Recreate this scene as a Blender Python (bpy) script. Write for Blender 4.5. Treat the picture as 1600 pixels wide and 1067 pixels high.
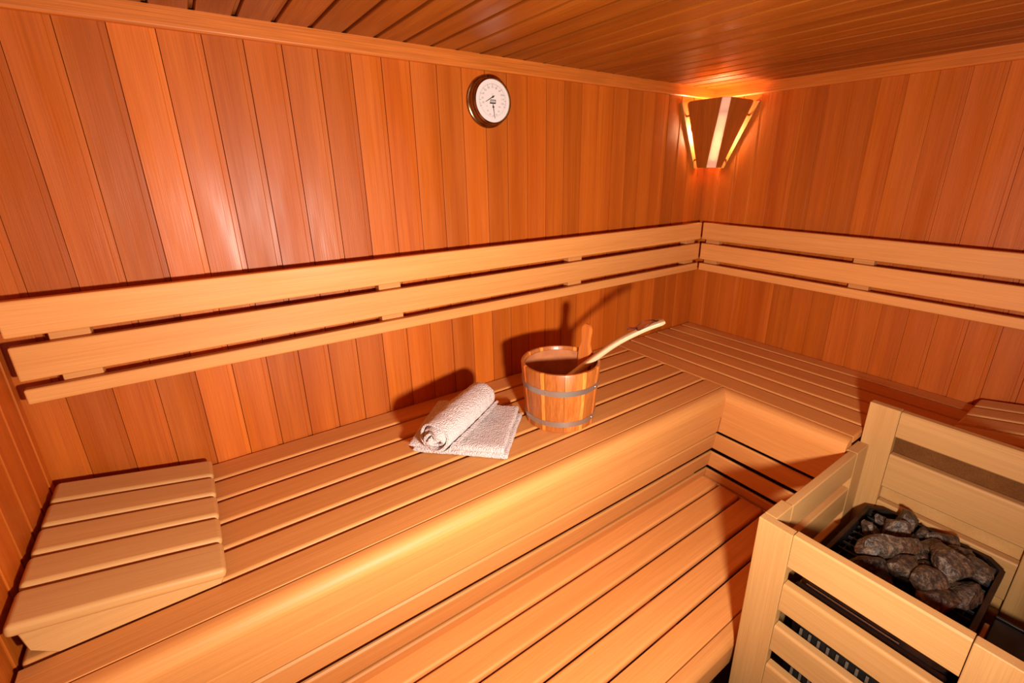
import bpy, bmesh, math, random
from mathutils import Vector, Matrix, noise
from math import sin, cos, pi, radians

SC = bpy.context.scene
COL = SC.collection
for o in list(bpy.data.objects):
    bpy.data.objects.remove(o)

ZB = 0.93            # top of the upper bench above the floor
L = 2.61             # room length along the back wall
W = 1.60             # room depth (to the wall with the doorway)
H = ZB + 1.185       # ceiling

# ------------------------------------------------------------------ camera
cam_d = bpy.data.cameras.new('camera')
cam = bpy.data.objects.new('camera', cam_d); COL.objects.link(cam)
R = ((0.81023785, -0.58606899, -0.00614434),
     (0.19276952, 0.25657358, 0.94710607),
     (0.55349303, 0.76856563, -0.32086187))
m = Matrix.Identity(4)
for r in range(3):
    m[r][0] = R[0][r]; m[r][1] = R[1][r]; m[r][2] = -R[2][r]
m[0][3], m[1][3], m[2][3] = -2.2128, -1.51927, 0.82569 + ZB
cam.matrix_world = m
cam_d.sensor_width = 36.0
cam_d.lens = 729.456 / 1600 * 36
cam_d.shift_x = -26.85 / 1600
cam_d.shift_y = -22.02 / 1600
cam_d.clip_start = 0.02
SC.camera = cam

# ------------------------------------------------------------------ world, lights, exposure
wd = bpy.data.worlds.new('world'); SC.world = wd
wd.use_nodes = True
wd.node_tree.nodes['Background'].inputs[0].default_value = (1.0, 0.50, 0.20, 1)
wd.node_tree.nodes['Background'].inputs[1].default_value = 0.12

fl_d = bpy.data.lights.new('flash', 'AREA')
fl_d.shape = 'DISK'; fl_d.size = 0.10; fl_d.energy = 38
fl_d.color = (1.0, 0.87, 0.76)
fl = bpy.data.objects.new('flash', fl_d); COL.objects.link(fl)
fl.location = (-1.90, -1.64, 0.45 + ZB)
fl.rotation_euler = Vector((0.42, 1.0, 0.10)).to_track_quat('-Z', 'Y').to_euler()

SC.view_settings.view_transform = 'Standard'
SC.view_settings.look = 'None'
SC.view_settings.gamma = 1.0
SC.view_settings.use_curve_mapping = False
SC.view_settings.exposure = 0.0

# ------------------------------------------------------------------ materials
def new_mat(name):
    mt = bpy.data.materials.new(name); mt.use_nodes = True
    nt = mt.node_tree
    return mt, nt, nt.nodes['Principled BSDF']

def nd(nt, t, **kw):
    n = nt.nodes.new(t)
    for k, v in kw.items(): setattr(n, k, v)
    return n

def wood(name, dark, light, vein, rough=0.42, streak=16.0, contrast=1.0, pore=0.25, bump=0.12, spec=0.35, sheen_var=0.12):
    """board wood: grain along local X; obj.color = (tone, seed, vein strength)"""
    mt, nt, bs = new_mat(name)
    lk = nt.links.new
    tc = nd(nt, 'ShaderNodeTexCoord'); oi = nd(nt, 'ShaderNodeObjectInfo')
    sep = nd(nt, 'ShaderNodeSeparateColor'); lk(oi.outputs['Color'], sep.inputs[0])
    off = nd(nt, 'ShaderNodeCombineXYZ')
    mul = nd(nt, 'ShaderNodeMath', operation='MULTIPLY'); mul.inputs[1].default_value = 37.0
    lk(sep.outputs[1], mul.inputs[0]); lk(mul.outputs[0], off.inputs[0]); lk(mul.outputs[0], off.inputs[1])
    add = nd(nt, 'ShaderNodeVectorMath', operation='ADD'); lk(tc.outputs['Object'], add.inputs[0]); lk(off.outputs[0], add.inputs[1])
    def noi(sc, scale, det, rgh=0.5, dist=0.0):
        mp = nd(nt, 'ShaderNodeMapping'); mp.inputs['Scale'].default_value = sc
        lk(add.outputs[0], mp.inputs[0])
        n = nd(nt, 'ShaderNodeTexNoise'); n.inputs['Scale'].default_value = scale
        n.inputs['Detail'].default_value = det; n.inputs['Roughness'].default_value = rgh
        n.inputs['Distortion'].default_value = dist
        lk(mp.outputs[0], n.inputs['Vector']); return n.outputs['Fac']
    n1 = noi((0.35, streak, streak), 1.0, 3.0, 0.55, 0.25)
    n2 = noi((1.3, streak * 7, streak * 7), 1.0, 2.0, 0.6)
    n3 = noi((6.0, 420, 420), 1.0, 1.0)
    rp = nd(nt, 'ShaderNodeValToRGB')
    c = 0.22 / contrast
    rp.color_ramp.elements[0].position = 0.5 - c; rp.color_ramp.elements[1].position = 0.5 + c
    rp.color_ramp.elements[0].color = (*dark, 1); rp.color_ramp.elements[1].color = (*light, 1)
    lk(n1, rp.inputs[0])
    # growth lines
    r2 = nd(nt, 'ShaderNodeMapRange'); r2.inputs[1].default_value = 0.48; r2.inputs[2].default_value = 0.72
    lk(n2, r2.inputs[0])
    vs = nd(nt, 'ShaderNodeMath', operation='MULTIPLY'); lk(r2.outputs[0], vs.inputs[0]); lk(sep.outputs[2], vs.inputs[1])
    mx = nd(nt, 'ShaderNodeMix', data_type='RGBA'); mx.inputs['B'].default_value = (*vein, 1)
    lk(vs.outputs[0], mx.inputs['Factor']); lk(rp.outputs[0], mx.inputs['A'])
    # pores
    r3 = nd(nt, 'ShaderNodeMapRange'); r3.inputs[1].default_value = 0.35; r3.inputs[2].default_value = 0.65
    r3.inputs[3].default_value = 1 - pore; r3.inputs[4].default_value = 1.0
    lk(n3, r3.inputs[0])
    tone = nd(nt, 'ShaderNodeMath', operation='MULTIPLY'); lk(r3.outputs[0], tone.inputs[0]); lk(sep.outputs[0], tone.inputs[1])
    vm = nd(nt, 'ShaderNodeVectorMath', operation='SCALE'); lk(mx.outputs['Result'], vm.inputs[0]); lk(tone.outputs[0], vm.inputs['Scale'])
    lk(vm.outputs[0], bs.inputs['Base Color'])
    # roughness and planing waves
    n4 = noi((2.5, 14, 14), 1.0, 2.0)
    rr = nd(nt, 'ShaderNodeMapRange'); rr.inputs[3].default_value = rough - sheen_var; rr.inputs[4].default_value = rough + sheen_var
    rr.inputs[1].default_value = 0.3; rr.inputs[2].default_value = 0.7
    lk(n4, rr.inputs[0]); lk(rr.outputs[0], bs.inputs['Roughness'])
    bs.inputs['Specular IOR Level'].default_value = spec
    b1 = nd(nt, 'ShaderNodeBump'); b1.inputs['Strength'].default_value = bump; b1.inputs['Distance'].default_value = 0.005
    n5 = noi((2.2, 8, 8), 1.0, 3.0)
    lk(n5, b1.inputs['Height'])
    b2 = nd(nt, 'ShaderNodeBump'); b2.inputs['Strength'].default_value = bump * 0.6; b2.inputs['Distance'].default_value = 0.0006
    lk(n3, b2.inputs['Height']); lk(b1.outputs[0], b2.inputs['Normal']); lk(b2.outputs[0], bs.inputs['Normal'])
    return mt

def plain(name, col, rough=0.5, metal=0.0, spec=0.5, bump=None, var=None):
    mt, nt, bs = new_mat(name)
    bs.inputs['Base Color'].default_value = (*col, 1)
    bs.inputs['Roughness'].default_value = rough
    bs.inputs['Metallic'].default_value = metal
    bs.inputs['Specular IOR Level'].default_value = spec
    tc = nd(nt, 'ShaderNodeTexCoord')
    if var:
        n = nd(nt, 'ShaderNodeTexNoise'); n.inputs['Scale'].default_value = var[0]; n.inputs['Detail'].default_value = 4
        nt.links.new(tc.outputs['Object'], n.inputs['Vector'])
        rp = nd(nt, 'ShaderNodeValToRGB'); rp.color_ramp.elements[0].position = 0.35; rp.color_ramp.elements[1].position = 0.65
        rp.color_ramp.elements[0].color = (*var[1], 1); rp.color_ramp.elements[1].color = (*col, 1)
        nt.links.new(n.outputs['Fac'], rp.inputs[0]); nt.links.new(rp.outputs[0], bs.inputs['Base Color'])
    if bump:
        n = nd(nt, 'ShaderNodeTexNoise'); n.inputs['Scale'].default_value = bump[0]; n.inputs['Detail'].default_value = 3
        nt.links.new(tc.outputs['Object'], n.inputs['Vector'])
        b = nd(nt, 'ShaderNodeBump'); b.inputs['Strength'].default_value = bump[1]; b.inputs['Distance'].default_value = bump[2]
        nt.links.new(n.outputs['Fac'], b.inputs['Height']); nt.links.new(b.outputs[0], bs.inputs['Normal'])
    return mt

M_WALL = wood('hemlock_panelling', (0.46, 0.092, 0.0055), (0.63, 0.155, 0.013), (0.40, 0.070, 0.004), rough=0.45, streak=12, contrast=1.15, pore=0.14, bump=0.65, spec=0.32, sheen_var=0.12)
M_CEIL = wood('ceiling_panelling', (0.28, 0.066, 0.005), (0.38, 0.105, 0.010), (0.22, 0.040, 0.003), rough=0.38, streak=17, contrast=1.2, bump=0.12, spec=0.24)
M_BENCH = wood('abachi_bench', (0.66, 0.275, 0.070), (0.74, 0.335, 0.098), (0.58, 0.22, 0.05), rough=0.50, streak=14, contrast=0.8, pore=0.12, bump=0.05, spec=0.32, sheen_var=0.06)
M_GUARD = wood('abachi_guard', (0.56, 0.295, 0.095), (0.66, 0.37, 0.135), (0.50, 0.24, 0.07), rough=0.45, streak=14, contrast=0.8, pore=0.10, bump=0.04, spec=0.35, sheen_var=0.06)
M_SHADE = wood('lamp_shade_wood', (0.36, 0.085, 0.006), (0.48, 0.125, 0.012), (0.30, 0.06, 0.004), rough=0.45, streak=22, bump=0.03)
M_FRAME = wood('lamp_frame_wood', (0.46, 0.16, 0.030), (0.54, 0.21, 0.045), (0.40, 0.12, 0.02), rough=0.5, bump=0.02)
M_STAVE = wood('larch_stave', (0.42, 0.105, 0.014), (0.56, 0.180, 0.036), (0.30, 0.055, 0.006), rough=0.32, streak=45, contrast=0.9, pore=0.2, bump=0.03, spec=0.5)
M_LADLE = wood('lime_ladle', (0.62, 0.41, 0.21), (0.70, 0.49, 0.28), (0.56, 0.33, 0.15), rough=0.4, streak=25, pore=0.06, bump=0.02)
M_DARKWOOD = wood('dark_edge_wood', (0.14, 0.050, 0.010), (0.19, 0.070, 0.015), (0.12, 0.04, 0.008), rough=0.6, bump=0.02, spec=0.15)
M_STEEL = plain('brushed_steel', (0.50, 0.44, 0.38), 0.42, 0.85, bump=(900, 0.05, 0.0004))
M_RIVET = plain('rivet_steel', (0.75, 0.70, 0.65), 0.25, 1.0)
M_BRASS = plain('aged_brass', (0.36, 0.25, 0.12), 0.2, 1.0, var=(30, (0.22, 0.14, 0.06)))
M_DIAL = plain('dial_enamel', (0.80, 0.74, 0.72), 0.4)
M_INK = plain('black_ink', (0.015, 0.013, 0.012), 0.5)
M_GREYINK = plain('grey_ink', (0.24, 0.20, 0.19), 0.6)
M_BLACK = plain('black_enamel', (0.006, 0.005, 0.005), 0.18, spec=0.4)
M_IRON = plain('black_iron', (0.020, 0.015, 0.012), 0.45, spec=0.4, var=(60, (0.010, 0.008, 0.008)))
M_RUST = plain('heated_steel_rim', (0.050, 0.018, 0.008), 0.45, 0.4, var=(25, (0.015, 0.009, 0.007)))
M_CERAMIC = plain('dark_ceramic', (0.035, 0.033, 0.034), 0.4)
M_VENT = plain('grey_vent_steel', (0.20, 0.145, 0.11), 0.5, 0.2)
M_STONE = None
M_CORD = plain('brown_leather_cord', (0.11, 0.012, 0.006), 0.6)
M_BACK = plain('dark_backing', (0.16, 0.05, 0.012), 0.8)
M_FLOOR = plain('brown_floor_tile', (0.16, 0.10, 0.065), 0.5, var=(9, (0.11, 0.07, 0.045)))
M_LINER = plain('bucket_liner', (0.50, 0.19, 0.075), 0.16, spec=0.6, var=(30, (0.42, 0.15, 0.06)))

def stone_mat():
    mt, nt, bs = new_mat('peridotite_stone'); lk = nt.links.new
    tc = nd(nt, 'ShaderNodeTexCoord'); oi = nd(nt, 'ShaderNodeObjectInfo')
    n = nd(nt, 'ShaderNodeTexNoise'); n.inputs['Scale'].default_value = 60; n.inputs['Detail'].default_value = 8; n.inputs['Roughness'].default_value = 0.8
    lk(tc.outputs['Object'], n.inputs['Vector'])
    rp = nd(nt, 'ShaderNodeValToRGB')
    e = rp.color_ramp.elements
    e[0].position = 0.34; e[0].color = (0.018, 0.011, 0.007, 1)
    e[1].position = 0.68; e[1].color = (0.36, 0.23, 0.135, 1)
    x = e.new(0.5); x.color = (0.085, 0.055, 0.035, 1)
    lk(n.outputs['Fac'], rp.inputs[0])
    n2 = nd(nt, 'ShaderNodeTexNoise'); n2.inputs['Scale'].default_value = 26; n2.inputs['Detail'].default_value = 3
    lk(tc.outputs['Object'], n2.inputs['Vector'])
    mr = nd(nt, 'ShaderNodeMapRange'); mr.inputs[1].default_value = 0.52; mr.inputs[2].default_value = 0.70
    lk(n2.outputs['Fac'], mr.inputs[0])
    sep = nd(nt, 'ShaderNodeSeparateColor'); lk(oi.outputs['Color'], sep.inputs[0])
    mu = nd(nt, 'ShaderNodeMath', operation='MULTIPLY'); lk(mr.outputs[0], mu.inputs[0]); lk(sep.outputs[2], mu.inputs[1])
    mx = nd(nt, 'ShaderNodeMix', data_type='RGBA'); mx.inputs['B'].default_value = (0.22, 0.062, 0.022, 1)
    lk(mu.outputs[0], mx.inputs['Factor']); lk(rp.outputs[0], mx.inputs['A'])
    vm = nd(nt, 'ShaderNodeVectorMath', operation='SCALE'); lk(mx.outputs['Result'], vm.inputs[0]); lk(sep.outputs[0], vm.inputs['Scale'])
    lk(vm.outputs[0], bs.inputs['Base Color'])
    bs.inputs['Roughness'].default_value = 0.42
    b = nd(nt, 'ShaderNodeBump'); b.inputs['Strength'].default_value = 1.0; b.inputs['Distance'].default_value = 0.007
    n3 = nd(nt, 'ShaderNodeTexNoise'); n3.inputs['Scale'].default_value = 85; n3.inputs['Detail'].default_value = 5
    lk(tc.outputs['Object'], n3.inputs['Vector'])
    lk(n3.outputs['Fac'], b.inputs['Height']); lk(b.outputs[0], bs.inputs['Normal'])
    return mt
M_STONE = stone_mat()

def towel_mat():
    mt, nt, bs = new_mat('white_terry'); lk = nt.links.new
    bs.inputs['Base Color'].default_value = (0.70, 0.59, 0.56, 1)
    bs.inputs['Roughness'].default_value = 0.95
    bs.inputs['Specular IOR Level'].default_value = 0.1
    bs.inputs['Sheen Weight'].default_value = 0.3
    tc = nd(nt, 'ShaderNodeTexCoord')
    v = nd(nt, 'ShaderNodeTexVoronoi'); v.inputs['Scale'].default_value = 240
    lk(tc.outputs['Object'], v.inputs['Vector'])
    b = nd(nt, 'ShaderNodeBump'); b.inputs['Strength'].default_value = 0.9; b.inputs['Distance'].default_value = 0.005; b.invert = True
    lk(v.outputs['Distance'], b.inputs['Height']); lk(b.outputs[0], bs.inputs['Normal'])
    return mt
M_TOWEL = towel_mat()

def glow_mat():
    mt, nt, bs = new_mat('frosted_light_strip'); lk = nt.links.new
    tr = nd(nt, 'ShaderNodeBsdfTranslucent'); tr.inputs[0].default_value = (0.95, 0.80, 0.66, 1)
    df = nd(nt, 'ShaderNodeBsdfDiffuse'); df.inputs[0].default_value = (0.85, 0.70, 0.58, 1)
    mx = nd(nt, 'ShaderNodeMixShader'); mx.inputs[0].default_value = 0.30
    lk(df.outputs[0], mx.inputs[1]); lk(tr.outputs[0], mx.inputs[2])
    lk(mx.outputs[0], nt.nodes['Material Output'].inputs[0])
    nt.nodes.remove(bs)
    return mt
M_GLOW = glow_mat()

def bulb_mat():
    mt, nt, bs = new_mat('lit_bulb_glass')
    bs.inputs['Base Color'].default_value = (1, 0.8, 0.6, 1)
    bs.inputs['Emission Color'].default_value = (1.0, 0.70, 0.38, 1)
    bs.inputs['Emission Strength'].default_value = 150.0
    return mt
M_BULB = bulb_mat()

# ------------------------------------------------------------------ helpers
RNG = random.Random(7)

def link(name, me, mat, parent=None, loc=None, mtx=None, color=None):
    if mat and not me.materials: me.materials.append(mat)
    o = bpy.data.objects.new(name, me); COL.objects.link(o)
    if mtx is not None:
        mm = mtx.copy()
    else:
        mm = Matrix.Translation(loc or (0, 0, 0))
    if parent is not None:
        o.parent = parent
        mm = PW[parent.name].inverted() @ mm
    o.matrix_basis = mm
    PW[o.name] = (PW[parent.name] @ mm) if parent is not None else mm
    o.color = color if color else (1, 1, 1, 1)
    return o
PW = {}

def thing(name, loc, label=None, cat=None, group=None, kind=None, rot=0.0):
    o = bpy.data.objects.new(name, None); COL.objects.link(o)
    o.empty_display_size = 0.05
    o.matrix_basis = Matrix.Translation(loc) @ Matrix.Rotation(rot, 4, 'Z')
    PW[o.name] = o.matrix_basis.copy()
    tag(o, label, cat, group, kind)
    return o

def tag(o, label=None, cat=None, group=None, kind=None):
    if label: o['label'] = label
    if cat: o['category'] = cat
    if group: o['group'] = group
    if kind: o['kind'] = kind
    return o

def mesh_from_bm(bm, name, smooth=35):
    bmesh.ops.recalc_face_normals(bm, faces=bm.faces)
    for f in bm.faces: f.smooth = smooth is not None
    me = bpy.data.meshes.new(name); bm.to_mesh(me); bm.free()
    if smooth is not None: me.set_sharp_from_angle(angle=radians(smooth))
    return me

def face_normals(me, lim=50):
    """split normals that keep large flat faces flat and their rounded edges smooth"""
    lim = cos(radians(lim))
    fn = [p.normal.copy() for p in me.polygons]; fa = [p.area for p in me.polygons]
    around = [[] for _ in me.vertices]
    for p in me.polygons:
        for v in p.vertices: around[v].append(p.index)
    out = [None] * len(me.loops)
    for p in me.polygons:
        for li in p.loop_indices:
            v = me.loops[li].vertex_index
            g = [i for i in around[v] if fn[i].dot(fn[p.index]) > lim]
            mx = max(fa[i] for i in g)
            n = Vector()
            for i in g:
                if fa[i] > 0.6 * mx: n += fn[i]
            out[li] = n.normalized()
    me.normals_split_custom_set(out)
    return me

CACHE = {}
def extr(name, prof, length, e0=None, e1=None, smooth=35):
    """profile [(y,z)] extruded along local X; e0/e1(y,z) give end offsets (mitres)"""
    key = (name, tuple(prof), round(length, 4), e0 is None, e1 is None)
    if key in CACHE and e0 is None and e1 is None: return CACHE[key]
    bm = bmesh.new()
    a = [bm.verts.new(((e0(y, z) if e0 else 0.0), y, z)) for y, z in prof]
    b = [bm.verts.new((length + (e1(y, z) if e1 else 0.0), y, z)) for y, z in prof]
    n = len(prof)
    for i in range(n):
        bm.faces.new((a[i], a[(i + 1) % n], b[(i + 1) % n], b[i]))
    bm.faces.new(a); bm.faces.new(b)
    me = face_normals(mesh_from_bm(bm, name, 60), 40)
    if e0 is None and e1 is None: CACHE[key] = me
    return me

def slab(name, dx, dy, dz, r=0.003, seg=2, smooth=35):
    """rounded box from (0,0,0) to (dx,dy,dz)"""
    key = (name, round(dx, 4), round(dy, 4), round(dz, 4), r, seg)
    if key in CACHE: return CACHE[key]
    bm = bmesh.new()
    bmesh.ops.create_cube(bm, size=1.0)
    bmesh.ops.scale(bm, vec=(dx, dy, dz), verts=bm.verts)
    bmesh.ops.translate(bm, vec=(dx / 2, dy / 2, dz / 2), verts=bm.verts)
    if r > 0:
        bmesh.ops.bevel(bm, geom=list(bm.edges), offset=r, offset_type='OFFSET', segments=seg, profile=0.5, affect='EDGES')
    me = face_normals(mesh_from_bm(bm, name, 60))
    CACHE[key] = me
    return me

def fr(o, ux, uy):
    """frame matrix: local X = ux, local Y = uy, local Z = ux x uy, origin o"""
    ux = Vector(ux).normalized(); uy = Vector(uy).normalized(); uz = ux.cross(uy)
    m = Matrix.Identity(4)
    for r in range(3):
        m[r][0] = ux[r]; m[r][1] = uy[r]; m[r][2] = uz[r]; m[r][3] = o[r]
    return m

def tint(lo=0.9, hi=1.08, vein=0.35):
    return (RNG.uniform(lo, hi), RNG.random(), RNG.uniform(vein * 0.5, vein * 1.4), 1)

def lathe(name, prof, seg=48, smooth=40, close=False):
    bm = bmesh.new(); rings = []
    for r, z in prof:
        if r < 1e-6: rings.append([bm.verts.new((0, 0, z))])
        else: rings.append([bm.verts.new((r * cos(2 * pi * i / seg), r * sin(2 * pi * i / seg), z)) for i in range(seg)])
    pairs = list(zip(rings, rings[1:]))
    if close: pairs.append((rings[-1], rings[0]))
    for a, b in pairs:
        for i in range(seg):
            j = (i + 1) % seg
            if len(a) == 1: bm.faces.new((a[0], b[i], b[j]))
            elif len(b) == 1: bm.faces.new((a[i], a[j], b[0]))
            else: bm.faces.new((a[i], a[j], b[j], b[i]))
    return mesh_from_bm(bm, name, smooth)

def tube_bm(bm, pts, r, seg=8):
    pts = [Vector(p) for p in pts]; rings = []
    for i, p in enumerate(pts):
        t = (pts[min(i + 1, len(pts) - 1)] - pts[max(i - 1, 0)]).normalized()
        u = t.cross(Vector((0, 0, 1)) if abs(t.z) < 0.9 else Vector((1, 0, 0))).normalized(); v = t.cross(u)
        rings.append([bm.verts.new(p + r * (cos(2 * pi * k / seg) * u + sin(2 * pi * k / seg) * v)) for k in range(seg)])
    for a, b in zip(rings, rings[1:]):
        for k in range(seg):
            bm.faces.new((a[k], a[(k + 1) % seg], b[(k + 1) % seg], b[k]))
    bm.faces.new(rings[0]); bm.faces.new(rings[-1])

def catmull(pts, n=8):
    P = [Vector(p) for p in pts]; P = [2 * P[0] - P[1]] + P + [2 * P[-1] - P[-2]]; out = []
    for i in range(1, len(P) - 2):
        for k in range(n):
            t = k / n
            out.append(0.5 * ((2 * P[i]) + (-P[i - 1] + P[i + 1]) * t + (2 * P[i - 1] - 5 * P[i] + 4 * P[i + 1] - P[i + 2]) * t * t + (-P[i - 1] + 3 * P[i] - 3 * P[i + 1] + P[i + 2]) * t ** 3))
    out.append(P[-2]); return out

def boxm(name, x0, x1, y0, y1, z0, z1):
    bm = bmesh.new(); bmesh.ops.create_cube(bm, size=1.0)
    bmesh.ops.scale(bm, vec=(x1 - x0, y1 - y0, z1 - z0), verts=bm.verts)
    bmesh.ops.translate(bm, vec=((x0 + x1) / 2, (y0 + y1) / 2, (z0 + z1) / 2), verts=bm.verts)
    return mesh_from_bm(bm, name, None)

# ------------------------------------------------------------------ room shell
def shell(name, x0, x1, y0, y1, z0, z1, mat=M_BACK):
    o = link(name, boxm(name, x0, x1, y0, y1, z0, z1), mat)
    o['kind'] = 'structure'; return o

def ceil_profile(p):
    return [(0.0008, -0.012), (p - 0.0008, -0.012), (p - 0.0008, -0.0075), (p - 0.0085, -0.0075), (p - 0.0095, -0.003), (p - 0.0125, 0.0), (0.0030, 0.0), (0.0008, -0.0030)]

def plank_profile(p):
    return [(0.0006, -0.012), (p - 0.0006, -0.012), (p - 0.0006, -0.0030), (p - 0.0125, -0.0030), (p - 0.0130, -0.0024),
            (p - 0.0138, -0.0008), (p - 0.0148, 0.0), (0.0018, 0.0), (0.0010, -0.0004), (0.0006, -0.0016)]

def plank_tint():
    t = RNG.choice((0.86, 0.93, 0.97, 1.0, 1.02, 1.05, 1.11))
    return (t * RNG.uniform(0.97, 1.03), RNG.random(), RNG.choice((0.05, 0.15, 0.25, 0.5)), 1)

T = 0.0125
floor = shell('floor', -L - .05, 0.05, -W - 1.2, 0.05, -0.05, 0.0, M_FLOOR)
wall_back = shell('wall_back', -L - T - .03, T + .03, T, T + .03, 0, H)
wall_right = shell('wall_right', T, T + .03, -W - T - .03, T - .0001, 0, H)
wall_left = shell('wall_left', -L - T - .03, -L - T, -W, T - .0001, 0, H)
ceiling = shell('ceiling', -L - .04, .04, -W - .04, .04, H + T, H + T + .03)

PB = 0.0886
k0 = -30
xs = [-2.3605 + PB * k for k in range(-3, 28)]
for xj in xs:
    x0, x1 = max(xj, -L - .004), min(xj + PB, 0.0005)
    if x1 - x0 < 0.02: continue
    link('plank', extr('plank', plank_profile(round(x1 - x0, 4)), H), M_WALL, wall_back, mtx=fr((x0, 0, H), (0, 0, -1), (1, 0, 0)), color=plank_tint())
for k in range(19):
    y0 = -PB * k if k else 0.004; p = min(PB + max(y0, 0), W + y0)
    if p < 0.02: continue
    link('plank', extr('plank', plank_profile(round(p, 4)), H), M_WALL, wall_right, mtx=fr((0, y0, H), (0, 0, -1), (0, -1, 0)), color=plank_tint())
PL = 0.0925
for k in range(-1, 17):
    y1 = min(0.004, -0.0365 - PL * k); y0 = max(-0.0365 - PL * (k + 1), -W)
    if y1 - y0 < 0.02: continue
    link('plank', extr('plank', plank_profile(round(y1 - y0, 4)), H), M_WALL, wall_left, mtx=fr((-L, y0, H), (0, 0, -1), (0, 1, 0)), color=plank_tint())
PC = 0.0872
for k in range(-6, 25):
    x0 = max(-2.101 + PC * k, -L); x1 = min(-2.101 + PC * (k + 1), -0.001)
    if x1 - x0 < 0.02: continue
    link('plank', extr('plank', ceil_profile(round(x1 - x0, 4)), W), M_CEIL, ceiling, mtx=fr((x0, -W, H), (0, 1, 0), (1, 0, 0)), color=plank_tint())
# front wall with the doorway the picture was taken through
wall_front = shell('wall_front', -1.38, 0, -W - T - .03, -W - T, 0, H)
for k in range(16):
    x1 = -PB * k; x0 = max(-1.38, x1 - PB)
    if x1 - x0 < 0.02: continue
    link('plank', extr('plank', plank_profile(round(x1 - x0, 4)), H), M_WALL, wall_front, mtx=fr((x1, -W, H), (0, 0, -1), (-1, 0, 0)), color=plank_tint())
head = link('panel', boxm('panel', -L, -1.3805, -W - T - .03, -W, 1.98, H), M_WALL, wall_front, color=(1, .3, .3, 1))

def trim(name, mtx, ln):
    prof = [(0.0, 0.0), (0.045, 0.0), (0.045, 0.015), (0.042, 0.0185), (0.038, 0.0198), (0.0, 0.0198)]
    o = link(name, extr(name, prof, ln), M_CEILTRIM, mtx=mtx, color=(1.04, RNG.random(), 0.3, 1)); o['kind'] = 'structure'
M_CEILTRIM = wood('ceiling_trim_wood', (0.56, 0.145, 0.016), (0.66, 0.19, 0.026), (0.48, 0.11, 0.01), rough=0.45, streak=25, bump=0.04, spec=0.35)
trim('trim_1', fr((0, 0, H), (-1, 0, 0), (0, 0, -1)), L)
trim('trim_2', fr((0, -W, H), (0, 1, 0), (0, 0, -1)), W - 0.02)
trim('trim_3', fr((-L, -0.02, H), (0, -1, 0), (0, 0, -1)), W - 0.02)

# ------------------------------------------------------------------ benches
# local frame of a bench: X along its length, Y towards the wall, Z up (origin = top plane, at the wall)
def bull(d0, d1, z1, rr=0.034):
    """rounded nose profile in (-d, z): groove at d0, widest at d1, bottom of the board at z1"""
    pts = [(-(d0 + .002), -0.022), (-(d0 + .002), -0.0015), (-(d0 + .0035), 0.0)]
    cx, cz = d1 - rr, -rr
    for k in range(9):
        a = radians(90 - k * 90 / 8)
        pts.append((-(cx + rr * cos(a)), cz + rr * sin(a) ))
    return pts

PITCH, GAP = 0.1035, 0.0115
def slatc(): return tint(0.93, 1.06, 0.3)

def knee(parent, org, ux, uy, ln, e0=None, e1=None, skip=None):
    """tilted boards under the bench nose; uy points to the wall"""
    base = fr(org, ux, uy)
    s = 0.23
    dn = Vector((0, s, -1)).normalized()                 # local down-slope (towards the wall going down)
    for i, (za, zb, th) in enumerate(((-0.219, -0.306, .009), (-0.328, -0.415, .009), (-0.437, -0.486, .009))):
        def d(z): return 0.648 + s * z
        ya, yb = -d(za), -d(zb)
        prof = [(ya + .004, za), (ya - .000, za - .005), (yb - .000, zb + .003), (yb + .003, zb), (yb + th, zb), (ya + th, za)]
        link('slat', extr('knee_slat', prof, ln, e0, e1), M_BENCH, parent, mtx=base, color=slatc())

def mitre(dmax):     # end of the board runs into the inner corner
    return lambda y, z: -y

# back bench: frame X=+x, Y=+y
bb = thing('upper_bench', (-L / 2, -0.3, 0), 'pale slatted upper bench along the back wall carrying the bucket and towels', 'bench')
X0 = -L + 0.008
XE = -0.597
for i in range(5):
    w = PITCH - GAP
    dk = 0.003 + PITCH * i
    link('slat', slab('slat', XE - X0, w, 0.027, 0.0085, 3), M_BENCH, bb, mtx=fr((X0, -(dk + w), ZB - .027), (1, 0, 0), (0, 1, 0)), color=slatc())
link('slat', slab('slat_front', XE - X0, 0.0775, 0.027, 0.0025, 2), M_BENCH, bb, mtx=fr((X0, -0.5985, ZB - .027), (1, 0, 0), (0, 1, 0)), color=slatc())

def apron_prof():
    p = bull(0.600, 0.645, -0.118)
    p += [(-0.6445, -0.05), (-0.630, -0.116), (-0.6285, -0.118), (-0.600, -0.118)]
    return p
STRIP = [(-0.600, -0.1185), (-0.6275, -0.1185), (-0.6285, -0.1205), (-0.6135, -0.193), (-0.611, -0.1955), (-0.592, -0.1955)]
def back_apron(name, prof, parent, e1, color):
    # X along +x; ends at the mitre x = -(d) + 0.003 where d = -y
    return link(name, extr(name, prof, 0.0, (lambda y, z: X0), (lambda y, z: y + e1)), M_BENCH, parent, mtx=fr((0, 0, ZB), (1, 0, 0), (0, 1, 0)), color=color)
back_apron('apron_board', apron_prof(), bb, 0.003, (1.03, .41, .35, 1))
back_apron('apron_strip', STRIP, bb, -0.004, (1.05, .77, .2, 1))
def seat_support(parent, name, o, ux, uy, dx, dy, dz):
    link(name, slab(name, dx, dy, dz, 0.002, 1), M_BENCH, parent, mtx=fr(o, ux, uy), color=slatc())
for x in (-2.50, -1.95, -1.262, -0.72):
    seat_support(bb, 'batten', (x, -0.585, ZB - .075), (1, 0, 0), (0, 1, 0), 0.05, 0.575, 0.047)
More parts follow.
